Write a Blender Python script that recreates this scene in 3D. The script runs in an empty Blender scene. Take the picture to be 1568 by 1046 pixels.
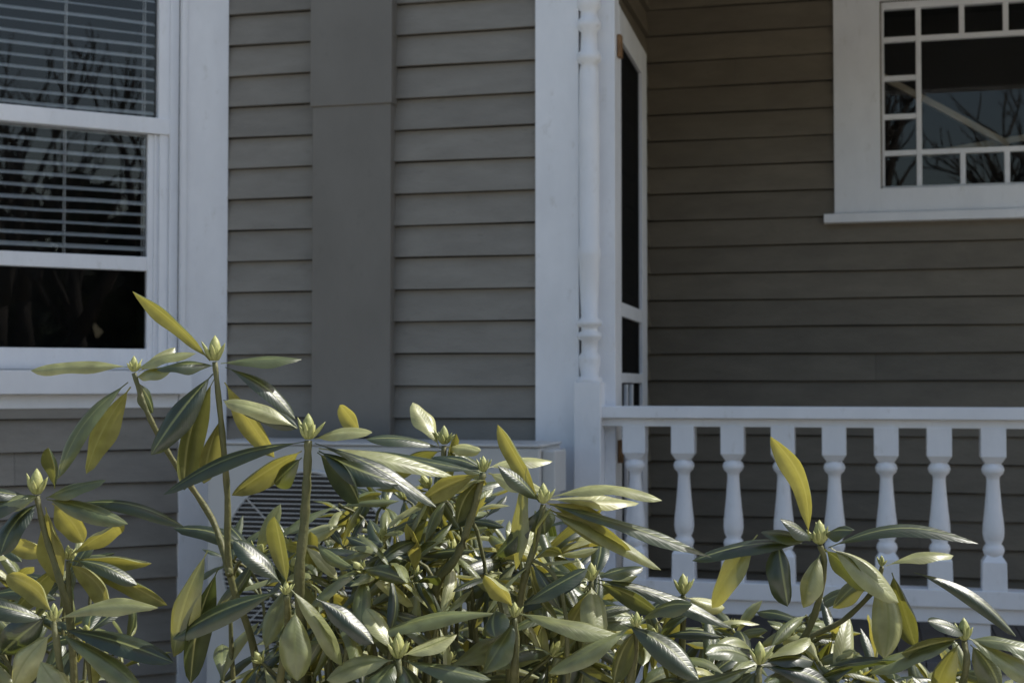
import bpy, math, random
from mathutils import Vector, Matrix
random.seed(7)
scene = bpy.context.scene
W_, H_, FPX = 1568.0, 1045.3, 2178.0
CAM = Vector((0, 0, 1.5))
PITCH = math.atan((590 - H_/2)/FPX)

# ------------------------------------------------ survey helpers
def ray(px, py):
    x = (px - W_/2)/FPX; y = -(py - H_/2)/FPX
    c, s = math.cos(PITCH), math.sin(PITCH)
    d = Vector((x, c - y*s, s + y*c))
    return d/d.y
def at(px, py, depth): return CAM + ray(px, py)*depth

class Frame:
    def __init__(self, O, u):
        self.O = Vector((O[0], O[1], 0)); self.u = Vector((u[0], u[1], 0)).normalized()
        self.n = Vector((self.u.y, -self.u.x, 0))
    def P(self, s, o, z): return self.O + self.u*s + self.n*o + Vector((0, 0, z))
    def pix(self, px, py, o=0.0):
        d = ray(px, py); t = (self.P(0, o, 0) - CAM).dot(self.n)/d.dot(self.n)
        p = CAM + d*t
        return (p - self.O).dot(self.u), p.z
    def S(self, px, py=400, o=0.0): return self.pix(px, py, o)[0]
    def Z(self, px, py, o=0.0): return self.pix(px, py, o)[1]

# ------------------------------------------------ materials
def newmat(name):
    m = bpy.data.materials.new(name); m.use_nodes = True
    nt = m.node_tree; nt.nodes.clear()
    out = nt.nodes.new('ShaderNodeOutputMaterial')
    return m, nt, out
def nd(nt, t, **kw):
    n = nt.nodes.new(t)
    for k, v in kw.items():
        if k in n.inputs: n.inputs[k].default_value = v
        else: setattr(n, k, v)
    return n
def paint(name, c1, c2, rough=0.55, scale=6, stretch=(1, 1, 1), bump=0.15, bscale=60, island=0.0, dirt=None):
    m, nt, out = newmat(name)
    L = nt.links.new
    tc = nd(nt, 'ShaderNodeTexCoord'); mp = nd(nt, 'ShaderNodeMapping'); mp.inputs['Scale'].default_value = stretch
    L(tc.outputs['Object'], mp.inputs['Vector'])
    n1 = nd(nt, 'ShaderNodeTexNoise', Scale=scale, Detail=4.0, Roughness=0.62); L(mp.outputs[0], n1.inputs['Vector'])
    rp = nd(nt, 'ShaderNodeValToRGB'); rp.color_ramp.elements[0].position = .35; rp.color_ramp.elements[1].position = .7
    rp.color_ramp.elements[0].color = (*c1, 1); rp.color_ramp.elements[1].color = (*c2, 1)
    L(n1.outputs[0], rp.inputs[0]); col = rp.outputs[0]
    if island:
        g = nd(nt, 'ShaderNodeNewGeometry'); mr = nd(nt, 'ShaderNodeMapRange')
        mr.inputs['To Min'].default_value = 1 - island; mr.inputs['To Max'].default_value = 1 + island
        L(g.outputs['Random Per Island'], mr.inputs['Value'])
        hs = nd(nt, 'ShaderNodeHueSaturation'); L(mr.outputs[0], hs.inputs['Value']); L(col, hs.inputs['Color']); col = hs.outputs[0]
    if dirt:
        n3 = nd(nt, 'ShaderNodeTexNoise', Scale=22.0, Detail=5.0, Roughness=0.7); L(mp.outputs[0], n3.inputs['Vector'])
        r3 = nd(nt, 'ShaderNodeValToRGB'); r3.color_ramp.elements[0].position = .60; r3.color_ramp.elements[1].position = .78
        r3.color_ramp.elements[1].color = (.7, .7, .7, 1)
        L(n3.outputs[0], r3.inputs[0])
        mx = nd(nt, 'ShaderNodeMixRGB'); mx.inputs[2].default_value = (*dirt, 1)
        L(r3.outputs[0], mx.inputs[0]); L(col, mx.inputs[1]); col = mx.outputs[0]
    b = nd(nt, 'ShaderNodeBsdfPrincipled', Roughness=rough)
    L(col, b.inputs['Base Color'])
    n2 = nd(nt, 'ShaderNodeTexNoise', Scale=bscale, Detail=2.0); L(mp.outputs[0], n2.inputs['Vector'])
    bp = nd(nt, 'ShaderNodeBump', Strength=bump, Distance=0.004); L(n2.outputs[0], bp.inputs['Height'])
    L(bp.outputs[0], b.inputs['Normal']); L(b.outputs[0], out.inputs[0])
    return m

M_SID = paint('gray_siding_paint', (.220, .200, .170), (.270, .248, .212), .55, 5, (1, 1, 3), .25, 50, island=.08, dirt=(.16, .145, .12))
M_SID_SHADE = paint('siding_paint_in_shade', (.162, .136, .100), (.205, .175, .130), .55, 5, (1, 1, 3), .25, 50, island=.08, dirt=(.12, .10, .07))  # same siding, with the porch shade put into a darker, browner colour
M_CHASE = paint('gray_trim_paint', (.180, .166, .146), (.210, .195, .173), .5, 4, (1, 1, .6), .15, 50, dirt=(.14, .13, .11))
M_WHITE = paint('white_trim_paint', (.81, .82, .85), (.89, .90, .93), .42, 7, (1, 1, .5), .3, 45, dirt=(.62, .61, .59))
M_CASE = paint('appliance_enamel', (.55, .55, .54), (.62, .62, .61), .4, 4, (1, 1, 1), .05, 30)
M_DARK = paint('near_black_backing', (.010, .010, .011), (.018, .017, .017), .9)  # near-black, also put on the sheathing to draw lap shadows
M_BLACKM = paint('fan_disc_black', (.02, .02, .022), (.035, .035, .035), .5)
M_BLIND = paint('blind_vinyl', (.82, .84, .88), (.88, .90, .93), .45, 3)
M_CONC = paint('foundation_concrete', (.22, .21, .2), (.32, .31, .29), .85, 5, (1, 1, 1), .6, 30)
M_PAVE = paint('pale_bounce_concrete', (.54, .515, .48), (.64, .61, .575), .85, 3, (1, 1, 1), .6, 30)  # pale slab colour, brightened to bounce more sunlight at the house
M_DECK = paint('porch_floor_paint', (.11, .11, .115), (.15, .15, .155), .5, 5)  # darkened to cut bounced light inside the porch
M_ROOF = paint('asphalt_shingle', (.05, .05, .05), (.09, .085, .08), .9, 20, (1, 1, 1), .8, 60)
M_BRASS = paint('old_brass', (.16, .08, .03), (.28, .15, .06), .45, 30)
M_BARK = paint('tree_bark', (.03, .025, .02), (.07, .055, .045), .9, 12, (1, 1, .3), .8, 40)
M_LAWN = paint('dormant_lawn', (.26, .225, .13), (.38, .33, .20), .95, 1.2, (1, 1, 1), 1.0, 30)  # grass paled to throw warm bounce light on the facade
M_MULCH = paint('bark_mulch', (.025, .018, .012), (.07, .048, .03), .95, 25, (1, 1, 1), 1.0, 60)
M_EVER = paint('evergreen_foliage', (.015, .025, .012), (.04, .055, .02), .8, 3, island=.4)

def glass_mat():
    m, nt, out = newmat('window_glass'); L = nt.links.new
    tr = nd(nt, 'ShaderNodeBsdfTransparent'); tr.inputs[0].default_value = (.95, .97, .97, 1)
    gl = nd(nt, 'ShaderNodeBsdfGlossy', Roughness=.008)
    lw = nd(nt, 'ShaderNodeFresnel', IOR=1.5); mu = nd(nt, 'ShaderNodeMath', operation='MULTIPLY_ADD')
    mu.inputs[1].default_value = 1.5; mu.inputs[2].default_value = .0
    L(lw.outputs[0], mu.inputs[0])
    n = nd(nt, 'ShaderNodeTexNoise', Scale=2.5, Detail=0.0); tc = nd(nt, 'ShaderNodeTexCoord'); L(tc.outputs['Object'], n.inputs['Vector'])
    bp = nd(nt, 'ShaderNodeBump', Strength=.07, Distance=.01); L(n.outputs[0], bp.inputs['Height']); L(bp.outputs[0], gl.inputs['Normal'])
    mx = nd(nt, 'ShaderNodeMixShader'); L(mu.outputs[0], mx.inputs[0]); L(tr.outputs[0], mx.inputs[1]); L(gl.outputs[0], mx.inputs[2])
    L(mx.outputs[0], out.inputs[0]); return m
M_GLASS = glass_mat()
def screen_mat():
    m, nt, out = newmat('insect_screen'); L = nt.links.new
    tr = nd(nt, 'ShaderNodeBsdfTransparent'); df = nd(nt, 'ShaderNodeBsdfDiffuse'); df.inputs[0].default_value = (.02, .02, .02, 1)
    mx = nd(nt, 'ShaderNodeMixShader'); mx.inputs[0].default_value = .8
    L(tr.outputs[0], mx.inputs[1]); L(df.outputs[0], mx.inputs[2]); L(mx.outputs[0], out.inputs[0]); return m
M_SCREEN = screen_mat()

def leaf_mat():
    m, nt, out = newmat('rhododendron_leaf'); L = nt.links.new
    g = nd(nt, 'ShaderNodeNewGeometry'); uv = nd(nt, 'ShaderNodeUVMap')
    sx = nd(nt, 'ShaderNodeSeparateXYZ'); L(uv.outputs[0], sx.inputs[0])
    ru = nd(nt, 'ShaderNodeValToRGB'); e = ru.color_ramp.elements
    e[0].color = (.012, .022, .011, 1); e[1].color = (.42, .42, .20, 1); e[1].position = 1  # tone range widened so bright leaves read as sunlit, dark as shaded
    k = ru.color_ramp.elements.new(.42); k.color = (.030, .050, .020, 1)
    k = ru.color_ramp.elements.new(.66); k.color = (.12, .145, .055, 1)
    L(g.outputs['Random Per Island'], ru.inputs[0])
    rl = nd(nt, 'ShaderNodeValToRGB'); e = rl.color_ramp.elements
    e[0].color = (.055, .065, .022, 1); e[1].color = (.26, .245, .085, 1)
    L(g.outputs['Random Per Island'], rl.inputs[0])
    tcn = nd(nt, 'ShaderNodeTexCoord')
    nz = nd(nt, 'ShaderNodeTexNoise', Scale=45.0, Detail=2.0); L(tcn.outputs['Object'], nz.inputs['Vector'])
    hv = nd(nt, 'ShaderNodeMapRange'); hv.inputs['From Min'].default_value = .3; hv.inputs['From Max'].default_value = .7
    hv.inputs['To Min'].default_value = .68; hv.inputs['To Max'].default_value = 1.3; L(nz.outputs[0], hv.inputs['Value'])
    sb = nd(nt, 'ShaderNodeMath', operation='SUBTRACT'); sb.inputs[1].default_value = .5; L(sx.outputs[1], sb.inputs[0])
    ab = nd(nt, 'ShaderNodeMath', operation='ABSOLUTE'); L(sb.outputs[0], ab.inputs[0])
    mr = nd(nt, 'ShaderNodeMapRange'); mr.inputs['From Min'].default_value = .015; mr.inputs['From Max'].default_value = .05
    mr.inputs['To Min'].default_value = 1; mr.inputs['To Max'].default_value = 0; L(ab.outputs[0], mr.inputs['Value'])
    va = nd(nt, 'ShaderNodeMath', operation='MULTIPLY_ADD'); va.inputs[1].default_value = -.45; L(ab.outputs[0], va.inputs[0]); L(sx.outputs[0], va.inputs[2])
    vm = nd(nt, 'ShaderNodeMath', operation='MULTIPLY'); vm.inputs[1].default_value = 95; L(va.outputs[0], vm.inputs[0])
    vs = nd(nt, 'ShaderNodeMath', operation='SINE'); L(vm.outputs[0], vs.inputs[0])
    vp = nd(nt, 'ShaderNodeMapRange'); vp.inputs['From Min'].default_value = .5; vp.inputs['From Max'].default_value = 1.0; L(vs.outputs[0], vp.inputs['Value'])
    hs1 = nd(nt, 'ShaderNodeHueSaturation'); L(hv.outputs[0], hs1.inputs['Value']); L(ru.outputs[0], hs1.inputs['Color'])
    m1 = nd(nt, 'ShaderNodeMixRGB'); m1.inputs[2].default_value = (.22, .24, .09, 1); L(mr.outputs[0], m1.inputs[0]); L(hs1.outputs[0], m1.inputs[1])
    hs2 = nd(nt, 'ShaderNodeHueSaturation'); L(hv.outputs[0], hs2.inputs['Value']); L(rl.outputs[0], hs2.inputs['Color'])
    m2 = nd(nt, 'ShaderNodeMixRGB'); m2.inputs[2].default_value = (.32, .30, .12, 1); L(mr.outputs[0], m2.inputs[0]); L(hs2.outputs[0], m2.inputs[1])
    hsum = nd(nt, 'ShaderNodeMath', operation='MULTIPLY_ADD'); hsum.inputs[1].default_value = -.14; L(vp.outputs[0], hsum.inputs[0]); L(nz.outputs[0], hsum.inputs[2])
    bp = nd(nt, 'ShaderNodeBump', Strength=.5, Distance=.0018); L(hsum.outputs[0], bp.inputs['Height'])
    up = nd(nt, 'ShaderNodeBsdfPrincipled', Roughness=.39); up.inputs['Specular IOR Level'].default_value = 1.0
    L(m1.outputs[0], up.inputs['Base Color']); L(bp.outputs[0], up.inputs['Normal'])
    lo = nd(nt, 'ShaderNodeBsdfPrincipled', Roughness=.55); lo.inputs['Specular IOR Level'].default_value = .35
    L(m2.outputs[0], lo.inputs['Base Color']); L(bp.outputs[0], lo.inputs['Normal'])
    mxs = nd(nt, 'ShaderNodeMixShader'); L(g.outputs['Backfacing'], mxs.inputs[0]); L(up.outputs[0], mxs.inputs[1]); L(lo.outputs[0], mxs.inputs[2])
    tl = nd(nt, 'ShaderNodeBsdfTranslucent')
    rt = nd(nt, 'ShaderNodeValToRGB'); e = rt.color_ramp.elements
    e[0].color = (.14, .18, .025, 1); e[1].color = (.90, .78, .14, 1); L(g.outputs['Random Per Island'], rt.inputs[0]); L(rt.outputs[0], tl.inputs[0])
    m3 = nd(nt, 'ShaderNodeMixShader'); m3.inputs[0].default_value = .23
    L(mxs.outputs[0], m3.inputs[1]); L(tl.outputs[0], m3.inputs[2]); L(m3.outputs[0], out.inputs[0])
    return m
M_LEAF = leaf_mat()
M_STEM = paint('green_stem', (.09, .095, .035), (.15, .14, .055), .6, 30, (1, 1, 1), .5, 120)
M_WOOD = paint('woody_stem', (.06, .04, .027), (.12, .085, .05), .8, 30, (1, 1, .4), .8, 90)
M_BUD = paint('flower_bud', (.28, .30, .10), (.46, .45, .18), .5, 60, (1, 1, 1), .3, 120)

# ------------------------------------------------ mesh building
class MB:
    def __init__(self): self.v = []; self.f = []; self.uv = []; self.smooth = False
    def add(self, vs, fs, uvs=None):
        b = len(self.v); self.v.extend([tuple(p) for p in vs]); self.f.extend([tuple(i + b for i in f) for f in fs])
        if uvs: self.uv.extend(uvs)
    def box(self, F, s0, s1, z0, z1, o0, o1):
        if s1 < s0: s0, s1 = s1, s0
        if z1 < z0: z0, z1 = z1, z0
        if o1 < o0: o0, o1 = o1, o0
        vs = [F.P(s, o, z) for z in (z0, z1) for o in (o1, o0) for s in (s0, s1)]
        self.add(vs, [(0, 1, 5, 4), (1, 3, 7, 5), (3, 2, 6, 7), (2, 0, 4, 6), (4, 5, 7, 6), (2, 3, 1, 0)])
    def bar(self, a, b, w, h, up=Vector((0, 0, 1))):
        d = (b - a).normalized(); s = d.cross(up).normalized(); t = s.cross(d)
        vs = [p + s*x*w/2 + t*y*h/2 for p in (a, b) for x, y in ((-1, -1), (1, -1), (1, 1), (-1, 1))]
        self.add(vs, [(0, 3, 2, 1), (4, 5, 6, 7), (0, 1, 5, 4), (1, 2, 6, 5), (2, 3, 7, 6), (3, 0, 4, 7)])
    def tube(self, pts, radii, n=6):
        vs = []; fs = []
        ref = Vector((.3, .2, 1))
        for i, p in enumerate(pts):
            d = (pts[min(i+1, len(pts)-1)] - pts[max(i-1, 0)]).normalized()
            if abs(d.dot(ref.normalized())) > .97: rr = Vector((1, 0, 0))
            else: rr = ref
            a = d.cross(rr).normalized(); b = d.cross(a)
            for k in range(n):
                t = 2*math.pi*k/n; vs.append(p + (a*math.cos(t) + b*math.sin(t))*radii[i])
        for i in range(len(pts)-1):
            for k in range(n):
                fs.append((i*n+k, i*n+(k+1) % n, (i+1)*n+(k+1) % n, (i+1)*n+k))
        fs.append(tuple(range(n))[::-1]); fs.append(tuple((len(pts)-1)*n+k for k in range(n)))
        self.add(vs, fs)
    def lathe(self, c, prof, n=20, ax=None):
        vs = []; fs = []
        for r, z in prof:
            for k in range(n):
                t = 2*math.pi*k/n; vs.append(c + Vector((r*math.cos(t), r*math.sin(t), z)))
        for i in range(len(prof)-1):
            for k in range(n): fs.append((i*n+k, i*n+(k+1) % n, (i+1)*n+(k+1) % n, (i+1)*n+k))
        fs.append(tuple(range(n))[::-1]); fs.append(tuple((len(prof)-1)*n+k for k in range(n)))
        self.add(vs, fs)
    def obj(self, name, mat, parent=None, bevel=0, smooth=False):
        me = bpy.data.meshes.new(name); me.from_pydata(self.v, [], self.f)
        if self.uv:
            l = me.uv_layers.new(name='UVMap')
            flat = []
            for p in me.polygons:
                for vi in p.vertices: flat.extend(self.uv[vi])
            l.data.foreach_set('uv', flat)
        me.materials.append(mat)
        if smooth: me.polygons.foreach_set('use_smooth', [True]*len(me.polygons))
        me.update()
        o = bpy.data.objects.new(name, me); scene.collection.objects.link(o)
        if parent: o.parent = parent
        if bevel:
            b = o.modifiers.new('bevel', 'BEVEL'); b.width = bevel; b.segments = 2; b.limit_method = 'ANGLE'; b.angle_limit = math.radians(40)
        return o
def empty(name):
    e = bpy.data.objects.new(name, None); scene.collection.objects.link(e); return e

# ------------------------------------------------ layout frames
m0 = -0.25
FM = Frame((0, 5.0), (1, m0))               # main wall (and porch front line)
sJ = FM.S(346); J = FM.P(sJ, 0, 0)
FB = Frame((J.x, J.y), (1, 0.56))           # angled bay face, ends at J (s=0)
PD = 1.35
FK = Frame(FM.P(0, -PD, 0).to_2d(), (1, m0))  # porch back wall
sC = FM.S(900)                               # wall corner
C = FM.P(sC, 0, 0)
FS = Frame((C.x, C.y), (-FM.n.x, -FM.n.y))   # side wall of porch; s: 0..PD receding
BAYW = 1.12
bl = FB.P(-BAYW, 0, 0)
FF = Frame((bl.x, bl.y), (1, m0))            # bay front, s: -1.6..0
EAVE = 4.1

house = empty('clapboard_house')
EXPO = 0.1145
def ival_cut(iv, cuts):
    res = [iv]
    for c0, c1 in cuts:
        nr = []
        for a, b in res:
            if c1 <= a or c0 >= b: nr.append((a, b)); continue
            if c0 > a: nr.append((a, c0))
            if c1 < b: nr.append((c1, b))
        res = nr
    return res
def siding(F, s0, s1, z0, z1, openings, phase, mb, sheath, expo=EXPO):
    k = math.floor((z0 - phase)/expo)
    z = phase + k*expo
    while z < z1:
        a, b = z, z + expo
        brk = sorted({max(a, z0), min(b, z1)} | {q for o in openings for q in (o[2], o[3]) if max(a, z0) < q < min(b, z1)})
        bj = s0 + random.random()*(s1 - s0)
        jit = random.uniform(-.0015, .0015)
        for i in range(len(brk)-1):
            za, zb = brk[i], brk[i+1]; mid = (za+zb)/2
            cuts = [(o[0], o[1]) for o in openings if o[2] < mid < o[3]]
            for p, q in ival_cut((s0, s1), cuts):
                segs = [(p, q)]
                if p + .3 < bj < q - .3 and random.random() < .5: segs = [(p, bj - .0005), (bj + .0005, q)]
                for x0, x1 in segs:
                    oa = .003 + (b - za)/expo*.019 + jit; ob = .003 + (b - zb)/expo*.019 + jit
                    n = max(1, int((x1-x0)/.3))
                    vs = []
                    for j in range(n+1):
                        s = x0 + (x1-x0)*j/n; w = .0014*math.sin(s*5 + a*37)
                        top_ = zb - (.004 if i == len(brk)-2 and zb == b else 0)  # gap bares black sheathing, drawing the shadow under each lap
                        vs += [F.P(s, .0, za+w), F.P(s, oa, za+w), F.P(s, ob, top_+w*.5)]
                    fs = []
                    for j in range(n):
                        r = j*3; fs += [(r+1, r+4, r+5, r+2), (r, r+3, r+4, r+1)]
                    fs += [(0, 1, 2), (n*3+2, n*3+1, n*3)]
                    mb.add(vs, fs)
        z += expo
    zs = sorted({z0, z1} | {q for o in openings for q in (o[2], o[3])})
    for i in range(len(zs)-1):
        mid = (zs[i]+zs[i+1])/2
        for p, q in ival_cut((s0, s1), [(o[0], o[1]) for o in openings if o[2] < mid < o[3]]):
            sheath.box(F, p, q, zs[i], zs[i+1], -.10, -.001)

sid = MB(); sidp = MB(); sh = MB(); wh = MB(); core = MB(); glass = MB(); blind = MB(); dark = MB()

# ---- bay window numbers (face FB)
Zb = lambda px, py, o=0: FB.Z(px, py, o)
s_c1, s_c0 = 0.0, FB.S(274, 300)
s_j = FB.S(245, 300); s_gl = FB.S(243, 300); s_gL2 = FB.S(229, 300)
GW = .78
sL_g = s_gl - GW
z_sillb = Zb(130, 603); z_sillt = Zb(130, 567)
zwt = 3.25
bay_open = (sL_g - .05, s_c0, z_sillt - .005, zwt)
ph = FM.Z(415, 399)
siding(FB, -BAYW, s_c0, .35, EAVE, [bay_open], ph, sid, sh)
siding(FM, sJ, FM.S(824), .35, EAVE, [], ph, sid, sh)
siding(FF, -1.6, 0, .35, EAVE, [], ph, sid, sh)
sh.box(FB, s_c0, 0, .35, EAVE, -.10, -.001)
sh.box(FM, FM.S(824), sC, .35, EAVE, -.10, -.001)
wh.box(FB, s_c0, s_c1 - .002, .35, zwt + .15, -.001, .026)
wh.box(FB, s_c0 - .001, s_c0 + .018, z_sillt, zwt, .026, .036)
wh.box(FB, sL_g - .05 - .10, sL_g - .05, z_sillt, zwt + .15, 0, .026)
wh.box(FB, sL_g - .05, s_c0, zwt, zwt + .15, 0, .024)
wh.box(FB, sL_g - .18, FB.S(288), z_sillb, z_sillt, .0, .062)
wh.box(FB, sL_g - .15, s_c0 - .003, z_sillb - .05, z_sillb-.001, .0, .02)
wh.box(FB, FB.S(260, 300), s_c0 - .001, z_sillt + .001, zwt, -.08, -.002)
wh.box(FB, FB.S(246, 300), FB.S(260, 300), z_sillt + .001, zwt, -.08, -.016)
wh.box(FB, sL_g - .05, sL_g - .012, z_sillt + .001, zwt, -.08, -.004)
zm0, zm1 = Zb(125, 196, -.02), Zb(125, 171, -.02)
zr0, zr1 = Zb(125, 411, -.03), Zb(125, 389, -.03)
zb0, zb1 = z_sillt + .002, Zb(125, 533, -.03)
wh.box(FB, s_gl, FB.S(262, 300), zm0 + .001, zwt, -.055, -.012)
wh.box(FB, sL_g - .012, sL_g, zm0, zwt, -.055, -.018)
wh.box(FB, sL_g - .012, FB.S(261, 300), zm0, zm1, -.058, -.006)
wh.box(FB, sL_g - .012, FB.S(261, 300), zwt - .06, zwt, -.057, -.016)
wh.box(FB, s_gL2, FB.S(247, 300), zb0, zm0 - .001, -.062, -.026)
wh.box(FB, FB.S(238, 300), FB.S(241, 300), zb0, zm0 - .001, -.025, -.019)
wh.box(FB, sL_g - .012, sL_g + .02, zb0, zm0 - .001, -.062, -.026)
wh.box(FB, sL_g + .02, s_gL2, zr0, zr1, -.060, -.028)
wh.box(FB, sL_g + .02, s_gL2, zb0, zb1, -.061, -.022)
def pane(F, s0, s1, z0, z1, o):
    glass.add([F.P(s0, o, z0), F.P(s1, o, z0), F.P(s1, o, z1), F.P(s0, o, z1)], [(0, 1, 2, 3)])
pane(FB, sL_g, s_gl, zm1, zwt - .06, -.04)
pane(FB, sL_g + .02, s_gL2, zb1, zr0, -.044)
pane(FB, sL_g + .02, s_gL2, zr1, zm0, -.044)
z = zr1 - .01
i = 0
while z < zwt:
    dz = .0078 + random.uniform(-.0014, .0014); sag = random.uniform(-.0022, .0022)
    a0, a1 = sL_g + .01, s_gl - .004
    vs = []
    n = 4
    for j in range(n+1):
        s = a0 + (a1-a0)*j/n; zz = z + sag*math.sin(j*2+i)
        vs += [FB.P(s, -.052, zz - dz), FB.P(s, -.064, zz + .002), FB.P(s, -.078, zz + dz)]
    fs = []
    for j in range(n):
        fs += [(j*3, j*3+3, j*3+4, j*3+1), (j*3+1, j*3+4, j*3+5, j*3+2)]
    blind.add(vs, fs)
    z += .0415; i += 1
for px in (96, 216):
    s = FB.S(px, 300, -.09)
    for o in (-.050, -.080):
        blind.box(FB, s - .0012, s + .0012, zr1, zwt, o - .001, o + .001)
def room(F, s0, s1, z0, z1, o0, depth):
    t = .02
    dark.box(F, s0 - t, s1 + t, z0 - t, z1 + t, o0 - depth - t, o0 - depth)
    dark.box(F, s0 - t, s0, z0, z1, o0 - depth, o0); dark.box(F, s1, s1 + t, z0, z1, o0 - depth, o0)
    dark.box(F, s0 - t, s1 + t, z0 - t, z0, o0 - depth, o0); dark.box(F, s0 - t, s1 + t, z1, z1 + t, o0 - depth, o0)
room(FB, bay_open[0], bay_open[1], bay_open[2], bay_open[3], -.101, .5)

# ---- corner board, flat pilaster and turned post at the porch corner
wh.box(FM, FM.S(822.5), FM.S(889), .35, EAVE, -.0, .030)
wh.box(FM, FM.S(889)+.001, FM.S(941), .60, 3.3, -.10, -.012)
def post(Fr, s, o, z0, zsq, ztop, topsq, sc=1.0):
    c = Fr.P(s, o, 0); h = .046
    wh.box(Fr, s - h, s + h, z0, zsq, o - h, o + h)
    wh.box(Fr, s - h, s + h, topsq, ztop, o - h, o + h)
    def P(py): return Fr.Z(905, py, o)
    pr = [(.044, zsq - .001), (.044, zsq + .012), (.030, zsq + .022), (.038, P(552)), (.038, P(546)), (.028, P(540)), (.028, P(522)), (.042, P(517)), (.042, P(511)), (.029, P(507)),
          (.029, P(501)), (.043, P(498)), (.043, P(492)), (.029, P(486)), (.033, P(440)), (.036, P(400)), (.040, P(392)), (.040, P(384)), (.035, P(376)), (.036, P(200)), (.034, P(110)), (.029, P(99)), (.042, P(94)), (.042, P(84)), (.030, P(78)),
          (.028, P(50)), (.042, P(43)), (.042, P(34)), (.030, P(28)), (.029, P(18)), (.041, P(12)), (.041, P(2)), (.030, P(-6)), (.033, topsq - .02), (.044, topsq - .01), (.044, topsq+.001)]
    return c, pr
c, pr = post(FM, FM.S(905), .03, .62, FM.Z(905, 585, .03), 3.3, FM.Z(905, -40, .03))
lath = MB(); lath.lathe(c, pr, 24)
c2, pr2 = post(FM, FM.S(905) + 3.2, .0, .62, FM.Z(905, 585, .03), 3.3, FM.Z(905, -40, .03))
lath.lathe(c2, pr2, 24)
lath.obj('turned_post_shafts', M_WHITE, house, 0, True)

# ---- gray pilaster (line chase) on the wall
ch = MB()
ch.box(FM, FM.S(487), FM.S(606), FM.Z(550, 668), FM.Z(550, 164), 0, .060)
ch.box(FM, FM.S(486) - .004, FM.S(606) + .006, FM.Z(550, 166), EAVE, 0, .068)
ch.obj('gray_pilaster', M_CHASE, house, .003)

# ---- porch back wall and its window (FK)
sK0 = (FS.P(PD, 0, 0) - FK.O).dot(FK.u); sK1 = sK0 + 3.6
def K(px, py, o=0.0): return FK.pix(px, py, o)
kc0 = K(1277, 200)[0]; kc1 = K(1348, 200)[0]; 
kg0 = kc1 + .006
kz_b = K(1400, 288)[1]; kz_cb = K(1400, 326)[1]; kz_sb = K(1400, 340)[1]
colw = K(1475, 250)[0] - K(1408, 250)[0]
rowh = (K(1380, 118)[1] - K(1380, 233)[1])/2
cols = [kg0 + (K(1408, 250)[0] - kg0)]
for i in range(4): cols.append(cols[-1] + colw)
kg1 = cols[-1] + (cols[0] - kg0)
zrow = [K(1408, 232)[1], K(1380, 177)[1], K(1380, 118)[1], K(1408, 57)[1]]
kz_t = zrow[-1] + rowh
KO = (kg0, kg1, kz_b, kz_t)
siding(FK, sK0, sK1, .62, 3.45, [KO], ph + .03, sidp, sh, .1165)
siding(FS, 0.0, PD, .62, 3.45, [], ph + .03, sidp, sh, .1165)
wh.box(FK, kc0, kc1, kz_cb, kz_t + .14, -.0, .030)
wh.box(FK, kg1 + .002, kg1 + .16, kz_cb, kz_t + .14, 0, .030)
wh.box(FK, kc1, kg1 + .002, kz_t, kz_t + .14, 0, .028)
wh.box(FK, kc1, kg1 + .002, kz_cb, kz_b, 0, .027)
wh.box(FK, K(1262, 335)[0], kg1 + .2, kz_sb, kz_cb - .001, 0, .065)
mw = .011
wh.box(FK, kg0 - .004, kg0 + .012, kz_b, kz_t, -.05, -.012)
wh.box(FK, kg1 - .012, kg1 + .001, kz_b, kz_t, -.05, -.012)
wh.box(FK, kg0, kg1, kz_b - .001, kz_b + .012, -.052, -.010)
wh.box(FK, kg0, kg1, kz_t - .03, kz_t + .001, -.052, -.010)
wh.box(FK, cols[0] - mw, cols[0] + mw, kz_b, kz_t, -.045, -.014)
wh.box(FK, cols[-1] - mw, cols[-1] + mw, kz_b, kz_t, -.045, -.014)
wh.box(FK, kg0, kg1, zrow[0] - mw, zrow[0] + mw, -.047, -.016)
wh.box(FK, kg0, kg1, zrow[-1] - mw, zrow[-1] + mw, -.047, -.016)
for z in zrow[1:-1]:
    wh.box(FK, kg0, cols[0], z - mw, z + mw, -.046, -.018); wh.box(FK, cols[-1], kg1, z - mw, z + mw, -.046, -.018)
for c_ in cols[1:-1]:
    wh.box(FK, c_ - mw, c_ + mw, kz_b, zrow[0], -.044, -.018); wh.box(FK, c_ - mw, c_ + mw, zrow[-1], kz_t, -.044, -.018)
pane(FK, kg0, kg1, kz_b, kz_t, -.034)
room(FK, kg0, kg1, kz_b, kz_t, -.101, .6)
hr = MB()  # added pale bars behind the glass, one diagonal and one nearly level
a = K(1340, 112, -.15); b = K(1545, 222, -.15)
hr.bar(FK.P(a[0], -.15, a[1]), FK.P(b[0], -.15, b[1]), .03, .028)
a = K(1420, 236, -.2); b = K(1600, 206, -.2)
hr.bar(FK.P(a[0], -.2, a[1]), FK.P(b[0], -.2, b[1]), .02, .026)
hr.obj('pale_window_bars', paint('pale_bar_tone', (.42, .36, .27), (.55, .48, .38), .4), house, .002)

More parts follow.
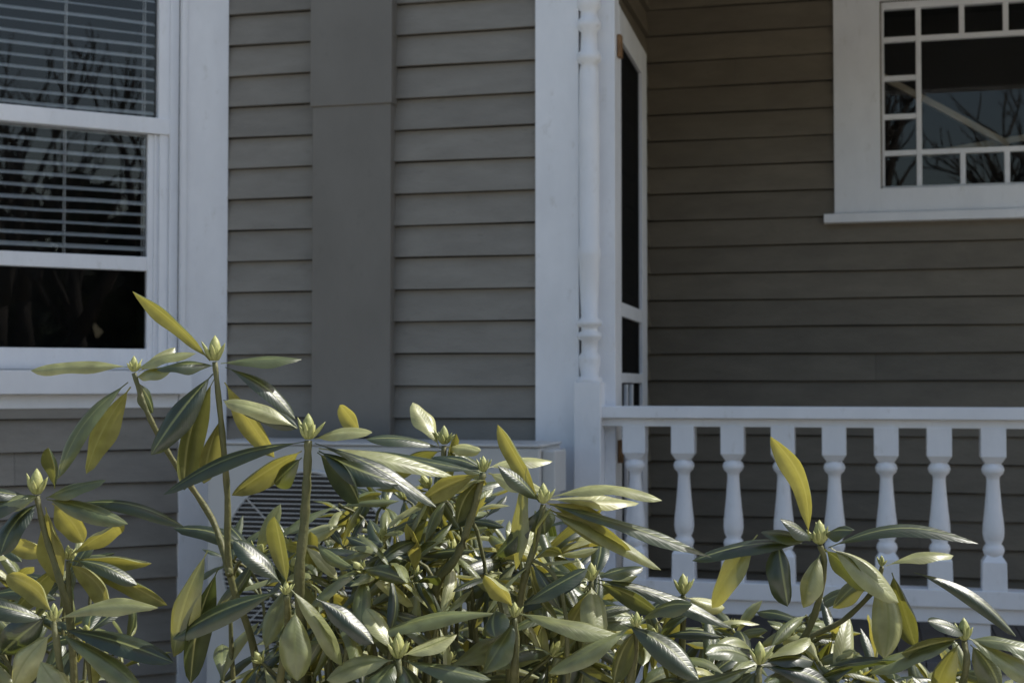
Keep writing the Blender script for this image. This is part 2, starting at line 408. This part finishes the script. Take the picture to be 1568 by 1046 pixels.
# ---- porch deck, ceiling, beam, roofs, far walls
deck = MB()
zd = .615
x = sC
while x < sK1:
    deck.box(FM, x, x + .083, zd - .03, zd, -PD, .075); x += .086
wh.box(FM, sC, sK1, zd - .20, zd - .031, .02, .05)
dark.box(FM, sC, sK1, 0.0, zd - .201, -.02, 0)
deck.obj('porch_floor', M_DECK, house, .002)
ceil = MB(); ceil.box(FM, sC + .002, sK1 + .2, 3.40, 3.46, -PD - .3, .25); ceil.obj('porch_ceiling', paint('ceiling_paint', (.35, .36, .36), (.42, .43, .43), .6), house)
wh.box(FM, sC + .1, sK1, 3.02, 3.398, -.06, .06)
roof = MB()
roof.box(FM, sJ - 3.2, sK1 + .3, EAVE, EAVE + .12, -7, .15)
roof.box(FF, -1.9, .25, EAVE+.001, EAVE + .118, -1.0, .15)
roof.box(FM, sC + .003, sK1 + .35, 3.461, 3.6, -PD, .2)
roof.obj('roof', M_ROOF, house)
back = MB()
back.box(FM, sJ - 2.6, sK1, 0, EAVE, -7, -6.8); back.box(FM, sK1 - .2, sK1, 0, EAVE, -6.8, -PD - .11)
back.box(FM, sJ - 2.6, sJ - 2.4, 0, EAVE, -6.8, -.2); back.box(FK, sK0, sK1 - .2, 3.46, EAVE - .01, -.1, 0)
back.obj('rear_walls', M_SID, house)
fd = MB()
fd.box(FM, sJ, sC, 0, .35, -.1, .004); fd.box(FB, -BAYW, 0, 0, .35, -.1, .004); fd.box(FF, -1.6, 0, 0, .35, -.1, .004)
fd.obj('foundation', M_CONC, house)

# ---- screen door, standing open
A = FM.P(FM.S(942, 400, -.10), -.10, 0); Bp = at(985, 400, 5.78); Bp.z = 0
FD = Frame((A.x, A.y), ((Bp - A).x, (Bp - A).y)); DW = (Bp - A).length
sd = MB(); zt = FD.Z(944, 12); zl = zd + .02
def ZD(py): return FD.Z(970, py)
s_in = DW - .15
sd.box(FD, 0, .05, zl, zt, -.016, .016); sd.box(FD, s_in, DW, zl, zt, -.016, .016)
sd.box(FD, .05, s_in, zt - .11, zt, -.015, .015)
sd.box(FD, .05, s_in, ZD(492), ZD(472), -.015, .015)
sd.box(FD, .05, s_in, ZD(586), ZD(572), -.015, .015)
sd.box(FD, .05, s_in, zl, zl + .2, -.015, .015)
for q in (.2, .34): sd.box(FD, q, q + .03, zl + .2, ZD(588), -.014, .014)
sd.obj('screen_door_frame', M_WHITE, house, .002)
sc = MB(); sc.box(FD, .05, s_in, zl + .2, zt - .11, -.002, .002); sc.obj('screen_door_mesh', M_SCREEN, house)
hg = MB()
for py in (75, 690):
    zz = FM.Z(944, py, -.1)
    hg.box(FM, FM.S(941)+.001, FM.S(948), zz - .04, zz + .04, -.09, -.05)
hg.obj('door_hinges', M_BRASS, house, .003)

sid.obj('wall_clapboards', M_SID, house); sidp.obj('porch_clapboards', M_SID_SHADE, house)
sh.obj('lap_shadow_sheathing', M_DARK, house); wh.obj('white_trim', M_WHITE, house, .0025)
glass.obj('window_panes', M_GLASS, house); blind.obj('window_blinds', M_BLIND, house); dark.obj('dark_rooms', M_DARK, house)

# ------------------------------------------------ porch railing
rail = empty('porch_railing')
rb = MB(); bal = MB()
s0 = FM.S(921); s1 = s0 + 3.0
Zr = lambda py, o=0: FM.Z(1124, py, o)
rb.box(FM, s0, s1, Zr(640), Zr(622), -.055, .06)
rb.box(FM, s0, s1, Zr(653), Zr(640) - .001, -.03, .035)
rb.box(FM, s0, s1, Zr(915), Zr(889), -.035, .045)
rb.box(FM, s0, s1, Zr(938), Zr(915) - .001, -.02, .03)
for q in (.03, 1.2, 2.4): rb.box(FM, s0 + q, s0 + q + .07, zd, Zr(938) - .001, -.02, .02)
ztp, zbt = Zr(653), Zr(889)
H = ztp - zbt
yz = lambda py: zbt + (889 - py)/236.0*H
s = FM.S(973, 700); ds = (FM.S(1520, 700) - FM.S(973, 700))/7
while s < s1:
    c = FM.P(s, 0, 0); h = .039
    bal_top = [(h, yz(652)), (h, yz(694)), (h*.66, yz(704))]
    bal_bot = [(h*.6, yz(838)), (h*.96, yz(848)), (h, yz(889))]
    for prof in (bal_top, bal_bot):
        vs = [FM.P(s + a*r, b*r, z_) for r, z_ in prof for a, b in ((-1, 1), (1, 1), (1, -1), (-1, -1))]
        fs = []
        for i in range(2):
            for k in range(4): fs.append((i*4+k, (i+1)*4+k, (i+1)*4+(k+1) % 4, i*4+(k+1) % 4))
        fs += [(0, 1, 2, 3), (11, 10, 9, 8)]
        if prof is bal_bot: fs = [f[::-1] for f in fs]
        rb.add(vs, fs)
    pr = [(.024, yz(843)), (.031, yz(836)), (.034, yz(831)), (.031, yz(826)), (.024, yz(822)), (.031, yz(815)), (.034, yz(806)), (.033, yz(795)), (.028, yz(775)), (.023, yz(750)), (.020, yz(730)), (.021, yz(724)),
          (.032, yz(719)), (.036, yz(713)), (.032, yz(708)), (.024, yz(704)), (.022, yz(698))]
    bal.lathe(c, pr, 20)
    s += ds
rb.obj('rails_and_blocks', M_WHITE, rail, .0025); bal.obj('turned_balusters', M_WHITE, rail, 0, True)

# ------------------------------------------------ heat pump outdoor unit
hp = empty('air_conditioner_unit')
FH = Frame(FM.P(0, .42, 0).to_2d(), (1, m0))
cs = MB()
hs0, hs1 = FH.S(318, 700), FH.S(826, 700)
hz1 = FH.Z(600, 678); hz0 = hz1 - .82
cs.box(FH, hs0, hs1, hz0, hz1 - .012, -.32, 0)
cs.box(FH, hs0 - .006, hs1 + .006, hz1 - .011, hz1, -.326, .006)
cs.box(FH, hs1 + .001, hs1 + .045, hz1 - .16, hz1 - .02, -.2, -.03)
cs.box(FH, hs0 + .05, hs0 + .12, hz0 - .08, hz0 - .001, -.32, 0); cs.box(FH, hs1 - .12, hs1 - .05, hz0 - .08, hz0 - .001, -.32, 0)
cs.obj('casing', M_CASE, hp, .006)
gr = MB(); gk = MB()
fr = .30; fc_s = hs0 + .06 + fr; fc_z = hz1 - .07 - fr - .03
n = 48
vs = [FH.P(fc_s, .002, fc_z)] + [FH.P(fc_s + fr*math.cos(2*math.pi*k/n), .002, fc_z + fr*math.sin(2*math.pi*k/n)) for k in range(n)]
gk.add(vs, [(0, k+1, (k+1) % n + 1) for k in range(n)])
gk.obj('fan_dark_disc', M_BLACKM, hp)  # flat near-black disc on the casing, no hollow behind the grille
z = fc_z - fr
while z < fc_z + fr:
    w = math.sqrt(max(0, fr*fr - (z-fc_z)**2))
    if w > .02: gr.box(FH, fc_s - w, fc_s + w, z - .0015, z + .0015, .012, .018)
    z += .0155
for k in range(8):
    t = math.pi*k/4
    gr.bar(FH.P(fc_s, .010, fc_z), FH.P(fc_s + fr*math.cos(t), .010, fc_z + fr*math.sin(t)), .006, .004)
ring = [FH.P(fc_s + (fr+.004)*math.cos(2*math.pi*k/n), .008, fc_z + (fr+.004)*math.sin(2*math.pi*k/n)) for k in range(n+1)]
gr.tube(ring, [.006]*(n+1), 6)
gr.obj('fan_grille', M_CASE, hp)

# ------------------------------------------------ ground
gd = MB(); gd.add([(-300, -300, 0), (300, -300, 0), (300, 300, 0), (-300, 300, 0)], [(0, 1, 2, 3)]); gd.obj('lawn', M_LAWN)
gd = MB(); gd.add([(-3.5, 1.2, .004), (5, .6, .004), (5, 4.6, .004), (-3.5, 5.8, .004)], [(0, 1, 2, 3)]); gd.obj('mulch_bed', M_MULCH)
gd = MB(); gd.add([(-14, -6, .004), (16, -6, .004), (16, .55, .004), (5, .55, .004), (-3.5, 1.15, .004), (-14, 1.15, .004)], [(0, 1, 2, 3, 4, 5)]); gd.obj('added_bounce_slab', M_PAVE)  # unseen slab, added to bounce sunlight onto the shaded facade

# ------------------------------------------------ rhododendrons
class Bush:
    def __init__(self, name):
        self.name = name; self.L = MB(); self.St = MB(); self.W = MB(); self.B = MB()
    def leaf(self, B, T, w, nrm, arch=.05, curl=.45, nu=9, twist=0.0):
        d = T - B; Ln = d.length
        if Ln < 1e-4: return
        t = d/Ln
        n = (nrm - t*nrm.dot(t))
        if n.length < 1e-3: n = t.orthogonal()
        n.normalize(); sd_ = n.cross(t)
        V = (-1, -.62, -.25, 0, .25, .62, 1)
        vs = []; uvs = []
        wav = random.uniform(0, 6); wa = random.uniform(0.02, .16)
        bend = random.uniform(-.08, .08)
        for i in range(nu+1):
            u = i/nu
            x = max(0.0, (u - .09)/.91)
            hw = w*.5*(math.sin(math.pi*min(1, x**1.12))**.62 if 0 < x < 1 else 0)
            if u <= .1: hw = max(hw, .0013)
            hw = max(hw, .0004)
            cpos = B + d*u + n*(arch*Ln*math.sin(math.pi*u)) + sd_*(bend*Ln*math.sin(math.pi*u))
            tw = twist*(u-.5)
            n2 = n*math.cos(tw) + sd_*math.sin(tw); s2 = sd_*math.cos(tw) - n*math.sin(tw)
            for v in V:
                ang = curl*v*1.15            # cross-section rolled as an arc
                a = abs(v)
                lat = hw*math.sin(ang)/max(.05, curl*1.15)
                dn = -hw*(1 - math.cos(ang))/max(.05, curl*1.15) + .17*hw*min(a/.25, 1) + wa*hw*math.sin(wav + u*11 + (3 if v > 0 else 0))*a
                vs.append(cpos + s2*lat + n2*dn); uvs.append((u, v*.5+.5))
        fs = []
        for i in range(nu):
            for k in range(6):
                a = i*7+k; fs.append((a, a+1, a+8, a+7))
        e1 = vs[nu//2*7+4] - vs[nu//2*7+3]; e2 = vs[(nu//2+1)*7+3] - vs[nu//2*7+3]
        if e1.cross(e2).dot(n) < 0: fs = [f[::-1] for f in fs]
        self.L.add(vs, fs, uvs)
    def hero(self, bx, by, tx, ty, a, dep, under=False, dz=None, arch=None, curl=None, real=.036):
        if dz is None: dz = random.uniform(-.05, .05)
        B = at(bx, by, dep); T = at(tx, ty, dep + dz)
        ap = a*dep/FPX*1.02
        w = max(real, min(ap*1.3, .050)); cth = min(1, ap/w)
        t = (T-B).normalized(); view = (CAM - B).normalized()
        c = (view - t*view.dot(t)).normalized(); u = t.cross(c)
        if u.z < 0: u = -u
        if under: c = -c
        n = c*cth + u*math.sqrt(max(0, 1 - cth*cth))
        if curl is None: curl = random.uniform(.6, 1.3)
        self.leaf(B, T, w*(1 + .10*curl), n, random.uniform(.02, .10) if arch is None else arch, curl, 14, random.uniform(-.5, .5))
    def bud(self, p, ax, sc=1.0):
        ax = ax.normalized(); a = ax.orthogonal().normalized(); b = ax.cross(a)
        def spindle(base, d, l, r):
            d = d.normalized(); pts = []; rad = []
            for i in range(7):
                u = i/6; pts.append(base + d*l*u); rad.append(max(.0003, r*math.sin(math.pi*min(1, .12+u*.88))**.8))
            self.B.tube(pts, rad, 8)
        spindle(p - ax*.004, ax, .026*sc, .0066*sc)
        for k in range(7):
            t = k*.9 + random.random()*.4; o = a*math.cos(t) + b*math.sin(t)
            spindle(p - ax*.003 + o*.003*sc, ax + o*random.uniform(.3, .9), random.uniform(.014, .024)*sc, .0023*sc)
    def stem(self, pts, r0, r1, wood=False):
        P = []
        n = len(pts)
        for i in range(n-1):
            p0 = pts[max(i-1, 0)]; p1 = pts[i]; p2 = pts[i+1]; p3 = pts[min(i+2, n-1)]
            for k in range(5):
                t = k/5
                P.append(.5*((2*p1) + (p2-p0)*t + (2*p0-5*p1+4*p2-p3)*t*t + (3*p1-p0-3*p2+p3)*t**3))
        P.append(pts[-1])
        m = len(P); R = [(r0 + (r1-r0)*i/(m-1))*(1 + .12*math.sin(i*2.3)) for i in range(m)]
        (self.W if wood else self.St).tube(P, R, 7)
    def whorl(self, c, ax, n=8, Ls=.10, bud=True, nu=8, droop=0.0):
        ax = ax.normalized(); a = ax.orthogonal().normalized(); b = ax.cross(a); ph_ = random.random()*6.28
        for k in range(n):
            t = ph_ + k*2.399 + random.uniform(-.25, .25); o = a*math.cos(t) + b*math.sin(t)
            el = math.radians(random.choice((40, 15, 0, -15, -30, -50, -68)) + random.uniform(-12, 12)) - droop
            d = o*math.cos(el) + ax*math.sin(el)
            L = Ls*random.uniform(.68, 1.15)
            n_ = (ax*math.cos(el) - o*math.sin(el)) + a*random.uniform(-.45, .45) + b*random.uniform(-.45, .45)
            base = c - ax*random.uniform(.0, .018)
            self.leaf(base, base + d*L, L*random.uniform(.25, .34), n_, random.uniform(.03, .12), random.uniform(.5, 1.4), nu, random.uniform(-.5, .5))
        if bud: self.bud(c, ax, random.uniform(.7, 1.1))
    def finish(self):
        e = empty(self.name)
        self.L.obj('leaves', M_LEAF, e, 0, True); self.St.obj('green_shoots', M_STEM, e, 0, True)
        if self.W.v: self.W.obj('woody_branches', M_WOOD, e, 0, True)
        if self.B.v: self.B.obj('buds', M_BUD, e, 0, True)

R = Bush('rhododendron_bush')
def cl(bush, bud, dep, leaves, stem=None, ax=(0, 0, 1), sc=1.0, r=.0062):
    bush.bud(at(bud[0], bud[1], dep), Vector(ax), sc)
    for l in leaves:
        bush.hero(l[0], l[1], l[2], l[3], l[4], dep, under=(len(l) > 5 and l[5] == 'u'), dz=(l[6] if len(l) > 6 else None))
    if stem:
        pts = [at(x, y, dep + dd) for x, y, dd in stem]
        bush.stem([at(bud[0], bud[1] + 6, dep)] + pts, r*.62, r)
cl(R, (329, 548), 2.02, [
    (322, 552, 203, 446, 22, 'u', -.02), (338, 556, 462, 550, 15), (345, 562, 452, 641, 24), (326, 572, 231, 696, 46), (328, 580, 282, 750, 42, 'u'),
    (342, 612, 456, 655, 30), (344, 585, 420, 700, 34, 'u'), (330, 560, 240, 566, 14), (338, 640, 312, 740, 34, 'u', .03)],
   [(338, 640, 0), (348, 760, .02), (352, 880, .05), (390, 1000, .1), (410, 1200, .2)], sc=1.4)
cl(R, (205, 565), 2.06, [
    (200, 562, 47, 567, 19), (208, 578, 262, 568, 18), (196, 585, 88, 733, 26), (200, 592, 132, 725, 38, 'u'), (212, 585, 234, 632, 24), (212, 570, 268, 532, 10), (208, 566, 300, 541, 13)],
   [(225, 630, 0), (262, 700, .02), (325, 795, .04), (352, 880, .0)], sc=.9, r=.0055)
cl(R, (472, 668), 1.98, [
    (466, 676, 250, 757, 24), (488, 686, 692, 728, 24), (488, 690, 612, 742, 38), (486, 692, 550, 770, 40, 'u'), (462, 690, 355, 758, 40, 'u'), (456, 656, 343, 614, 28),
    (482, 678, 668, 776, 22), (482, 672, 570, 662, 18), (552, 662, 520, 620, 28, 'u'), (462, 700, 420, 740, 34)],
   [(470, 730, 0), (466, 800, .01), (458, 900, .02), (470, 1060, .1)], sc=1.4, r=.0085)
cl(R, (680, 676), 2.15, [(672, 682, 632, 616, 30, 'n'), (676, 686, 560, 672, 16), (682, 684, 736, 690, 16), (676, 690, 600, 735, 30, 'u'), (685, 690, 745, 730, 26)],
   [(675, 760, 0), (650, 860, .05), (640, 1000, .1)], sc=1.1)
cl(R, (740, 718), 2.06, [(734, 722, 560, 690, 18), (746, 716, 846, 706, 16), (734, 726, 636, 775, 32, 'u'), (748, 724, 832, 752, 28), (740, 730, 700, 800, 30, 'u'), (745, 722, 660, 700, 18)],
   [(725, 780, 0), (700, 850, .0), (665, 910, .03), (650, 1080, .1)], sc=.9, r=.0075)
cl(R, (832, 766), 1.98, [(824, 762, 762, 650, 28, 'u'), (806, 716, 790, 872, 26), (840, 762, 1014, 766, 15), (840, 764, 978, 770, 20), (842, 772, 1090, 853, 20), (838, 784, 1012, 872, 24), (842, 780, 966, 842, 32, 'u'),
    (832, 772, 834, 818, 44), (826, 768, 762, 712, 22), (838, 770, 930, 800, 26, 'u'), (826, 780, 760, 850, 30)],
   [(820, 830, 0), (800, 900, .02), (780, 1050, .08)], sc=1.1)
cl(R, (1255, 828), 2.0, [(1238, 822, 1180, 668, 34, 'u'), (1268, 838, 1498, 832, 21), (1190, 822, 1206, 928, 46), (1256, 848, 1230, 930, 38), (1272, 838, 1376, 922, 38), (1160, 818, 1090, 930, 38), (1236, 832, 1060, 858, 24),
    (1262, 818, 1306, 812, 16), (1240, 826, 1165, 815, 20), (1262, 840, 1330, 905, 34, 'u'), (1245, 826, 1195, 795, 12)],
   [(1262, 870, .01), (1240, 960, .04), (1180, 1060, .1), (1150, 1250, .2)], sc=1.3)
cl(R, (1350, 862), 2.04, [(1346, 878, 1354, 1008, 50), (1366, 876, 1402, 990, 44, 'u'), (1400, 876, 1556, 974, 22), (1356, 866, 1460, 850, 14), (1348, 872, 1275, 930, 30)],
   [(1340, 900, .02), (1290, 950, .04), (1220, 990, .06), (1170, 1080, .1)], sc=.6, r=.005)
cl(R, (1476, 975), 1.98, [(1486, 986, 1532, 1062, 46), (1470, 980, 1332, 1030, 28), (1482, 978, 1600, 1002, 22), (1468, 984, 1428, 1070, 40), (1480, 974, 1600, 1050, 30), (1470, 976, 1380, 1000, 30, 'u'), (1480, 972, 1420, 950, 18)],
   [(1478, 1030, 0), (1440, 1150, .1)], sc=1.2)
cl(R, (1163, 1012), 1.92, [(1156, 1018, 1008, 1056, 28), (1170, 1014, 1245, 1012, 24), (1170, 1020, 1290, 1070, 38), (1160, 1026, 1120, 1090, 40), (1170, 1010, 1240, 975, 18), (1156, 1012, 1080, 1000, 24)],
   [(1160, 1070, 0), (1150, 1200, .1)], sc=1.2)
cl(R, (905, 884), 2.02, [(898, 890, 788, 936, 24), (912, 886, 1122, 962, 24), (905, 896, 915, 975, 46), (914, 892, 1010, 940, 30, 'u'), (898, 884, 800, 888, 26), (908, 896, 860, 990, 34, 'u'), (912, 884, 985, 868, 16)],
   [(905, 950, .02), (880, 1060, .1)], sc=1.0)
cl(R, (788, 940), 1.92, [(794, 938, 955, 974, 28), (782, 940, 545, 988, 20), (760, 932, 758, 975, 40), (790, 948, 740, 1030, 38), (786, 930, 742, 880, 28, 'u'), (796, 930, 900, 870, 24)],
   [(790, 1000, .0), (780, 1100, .05)], sc=.8)
cl(R, (438, 905), 1.88, [(428, 905, 264, 978, 38), (444, 900, 524, 1018, 30), (452, 932, 455, 1042, 60), (484, 916, 572, 985, 38), (430, 892, 358, 826, 34), (318, 842, 266, 1005, 44), (334, 870, 292, 1046, 40, 'u'), (440, 896, 420, 790, 30, 'u')],
   [(440, 960, .03), (420, 1100, .1)], sc=.7)
cl(R, (610, 1002), 1.90, [(602, 1010, 500, 1040, 34), (616, 1010, 752, 1040, 26), (612, 1015, 640, 1080, 44), (606, 1000, 560, 930, 30), (618, 1002, 700, 970, 24), (606, 1012, 560, 1070, 40)],
   [(612, 1060, 0), (600, 1200, .1)], sc=1.3)
cl(R, (975, 955), 1.90, [(958, 956, 1070, 1040, 44), (968, 958, 840, 1030, 30), (980, 950, 1060, 925, 20), (972, 965, 940, 1046, 34, 'u')], [(970, 1020, .02), (950, 1120, .05)], sc=.8)
cl(R, (1046, 905), 2.15, [(1044, 912, 990, 940, 20), (1050, 914, 1110, 930, 22), (1044, 915, 1020, 990, 30, 'u')], [(1046, 960, .02), (1040, 1080, .05)], sc=1.2)

Lb = Bush('rhododendron_bush')
cl(Lb, (56, 752), 2.0, [(70, 762, 162, 735, 20), (72, 764, 196, 802, 34), (104, 772, 282, 806, 20), (48, 760, -60, 742, 18), (84, 748, 74, 685, 20, 'u'), (60, 768, 0, 850, 34), (70, 776, 92, 895, 40, 'u'),
    (48, 764, -40, 790, 26), (62, 758, -10, 778, 22), (80, 770, 128, 830, 40, 'u')], [(70, 820, 0), (95, 900, .0), (110, 980, .03), (120, 1200, .1)], sc=1.4)
cl(Lb, (104, 852), 2.05, [(108, 858, 232, 862, 24, 'u'), (118, 852, 256, 926, 30, 'u'), (104, 862, 168, 930, 34, 'u'), (98, 860, 20, 940, 34, 'u'), (96, 850, 0, 830, 28, 'u'), (108, 850, 190, 800, 26, 'u'), (112, 856, 210, 895, 24)],
   [(106, 900, 0), (110, 980, .0)], sc=.8, r=.005)
cl(Lb, (82, 945), 1.92, [(88, 948, 242, 930, 26), (92, 962, 266, 1014, 34), (74, 940, 2, 1000, 60), (90, 970, 222, 1060, 36), (60, 1008, 112, 1070, 50), (74, 950, -40, 920, 34), (80, 940, 10, 880, 36, 'u'), (78, 970, 20, 1050, 46)],
   [(90, 1010, .0), (110, 1200, .1)], sc=.9)

# fill masses : whorls spread through the crown volume
top = [(-200, 800), (0, 800), (60, 800), (130, 830), (190, 880), (225, 960), (262, 1075), (300, 1040), (335, 860), (365, 770), (430, 735), (560, 725), (700, 730), (800, 770), (880, 830), (960, 890), (1050, 940), (1110, 920),
       (1200, 910), (1280, 945), (1330, 1000), (1420, 1020), (1568, 1030), (1750, 1000)]
def ytop(x):
    for i in range(len(top)-1):
        if top[i][0] <= x <= top[i+1][0]:
            t = (x-top[i][0])/(top[i+1][0]-top[i][0]); return top[i][1]*(1-t) + top[i+1][1]*t
    return 1000
def fill(bush, x0, x1, N, base_pts, d0, d1, off=14, ymax=1160, nu=8, La=.076, Lb_=.128):
    k = 0; tries = 0
    while k < N and tries < N*30:
        tries += 1
        px = random.uniform(x0, x1); dep = random.uniform(d0, d1)
        yt = ytop(px) + off
        if yt > ymax - 10: continue
        py = yt + (ymax - yt)*random.random()**1.1
        if 300 < px < 470 and py > 770 and random.random() < .75: continue
        if py < yt + 60 and dep < 2.1: continue
        c = at(px, py, dep); k += 1
        ax = Vector((random.uniform(-.7, .7), random.uniform(-1.0, .3), 1))
        bush.whorl(c, ax, random.randint(5, 9), random.uniform(La, Lb_), random.random() < .45, nu, random.uniform(-.2, .3))
        b = min(base_pts, key=lambda q: (q - Vector((c.x, c.y, 0))).length + random.random()*.4)
        axn = ax.normalized()
        p1 = c - axn*random.uniform(.08, .14); p2 = p1.lerp(b, .35) + Vector((0, 0, -.06))
        bush.stem([c, p1, p2], .0024, .0042)
        if random.random() < .5: bush.stem([p2, p2.lerp(b, .5) + Vector((random.uniform(-.05, .05), random.uniform(-.05, .05), 0)), b], .0045, .008, True)
def lower(bush, x0, x1, N):
    for k in range(N):
        c = Vector((random.uniform(x0, x1), random.uniform(1.75, 3.0), random.uniform(.3, .95)))
        ax = Vector((random.uniform(-.7, .7), random.uniform(-.9, .5), 1))
        bush.whorl(c, ax, 7, .11, False, 5)
bases = [Vector((x, y, 0)) for x, y in ((-.35, 2.3), (-.15, 2.5), (.05, 2.25), (.2, 2.5), (.5, 2.35), (.8, 2.4))]
fill(R, 300, 900, 95, bases, 1.98, 2.5); fill(R, 320, 920, 75, bases, 2.4, 3.0, 30, 1150, 5, .075, .11)
fill(R, 880, 1760, 74, bases, 1.98, 2.5); fill(R, 900, 1760, 45, bases, 2.4, 2.9, 25, 1150, 5, .075, .11)
lower(R, -.5, 1.2, 80)
basesL = [Vector((-.75, 2.2, 0)), (Vector((-.9, 2.4, 0))), Vector((-.65, 2.4, 0))]
fill(Lb, -200, 225, 34, basesL, 1.98, 2.5); fill(Lb, -200, 200, 20, basesL, 2.4, 2.8, 30, 1150, 5); lower(Lb, -1.2, -.62, 26)
R.finish(); Lb.finish()

# ------------------------------------------------ bare trees and evergreen screen across the yard
def tree(loc, h, seed):
    rnd = random.Random(seed); mb = MB()
    def br(p, d, L, r, lv):
        pts = [p]; q = p; dd = d.copy()
        for i in range(4):
            dd = (dd + Vector((rnd.uniform(-.16, .16), rnd.uniform(-.16, .16), rnd.uniform(-.02, .14)))).normalized(); q = q + dd*L/4; pts.append(q)
        mb.tube(pts, [r, r*.88, r*.76, r*.64, r*.5], 6 if lv < 2 else 4)
        if lv >= 5: return
        for k in range(3 if lv < 1 else rnd.choice((2, 3, 3))):
            i = rnd.choice((2, 3, 4)) if k else 4
            nd_ = (dd + Vector((rnd.uniform(-.9, .9), rnd.uniform(-.9, .9), rnd.uniform(-.15, .5)))).normalized()
            br(pts[i], nd_, L*rnd.uniform(.6, .82), r*.56, lv+1)
    br(Vector(loc), Vector((0, 0, 1)), h*.26, h*.028, 0)
    mb.obj('bare_tree', M_BARK, None, 0, True)
for i, (x, y, h) in enumerate(((2.5, -10, 9), (-2.2, -11, 10), (8, -11, 11), (14, -15, 12), (-7, -16, 12), (5.2, -12, 11), (-.2, -13, 11), (11, -9, 9), (19, -20, 14), (3.6, -16, 13), (1.0, -8, 8))):
    tree((x, y, 0), h, i+3)
ev = MB(); rnd = random.Random(5)
for k in range(9000):
    x = rnd.uniform(-30, 45); y = -24 + rnd.uniform(-1.5, 1.5) + .003*x*x
    zt_ = (4.6 if x < 8 else 5.2) + 1.5*math.sin(x*.6) + 1.1*math.sin(x*1.7 + 1)
    z = rnd.uniform(0, 1)**.8*zt_; c = Vector((x, y, z)); s_ = rnd.uniform(.25, .6)
    a = Vector((rnd.uniform(-1, 1), rnd.uniform(-1, 1), rnd.uniform(-1, 1))).normalized(); b = a.orthogonal().normalized()
    ev.add([c - a*s_ - b*s_*.4, c + a*s_ - b*s_*.3, c + a*s_*.3 + b*s_, c - a*s_*.6 + b*s_*.6], [(0, 1, 2, 3)])
ev.obj('evergreen_hedge', M_EVER)

# ------------------------------------------------ light
SUN_E = math.radians(50); SUN_AZ = math.radians(78)
Sd = Vector((math.sin(SUN_AZ)*math.cos(SUN_E), math.cos(SUN_AZ)*math.cos(SUN_E), math.sin(SUN_E)))
sl = bpy.data.lights.new('sun', 'SUN'); sl.energy = 5.0; sl.angle = math.radians(.53); sl.color = (1.0, .97, .90)
so = bpy.data.objects.new('sun', sl); scene.collection.objects.link(so); so.rotation_euler = (-Sd).to_track_quat('-Z', 'Y').to_euler()
w = bpy.data.worlds.new('World'); scene.world = w; w.use_nodes = True
nt = w.node_tree; bg = nt.nodes['Background']; bg.inputs[1].default_value = .15
sky = nt.nodes.new('ShaderNodeTexSky'); sky.sky_type = 'NISHITA'; sky.sun_disc = False; sky.sun_elevation = SUN_E; sky.sun_rotation = SUN_AZ
sky.dust_density = 2.2; sky.air_density = 1.3
nt.links.new(sky.outputs[0], bg.inputs[0])

# ------------------------------------------------ camera
cd = bpy.data.cameras.new('camera'); co = bpy.data.objects.new('camera', cd); scene.collection.objects.link(co)
co.location = CAM; co.rotation_euler = (math.radians(90) + PITCH, 0, 0)
cd.sensor_width = 36; cd.lens = 36*FPX/W_; cd.clip_start = .05; cd.clip_end = 1000
cd.dof.use_dof = True; cd.dof.focus_distance = 2.02; cd.dof.aperture_fstop = 10
scene.camera = co
scene.view_settings.view_transform = 'Standard'; scene.view_settings.look = 'None'; scene.view_settings.exposure = 0
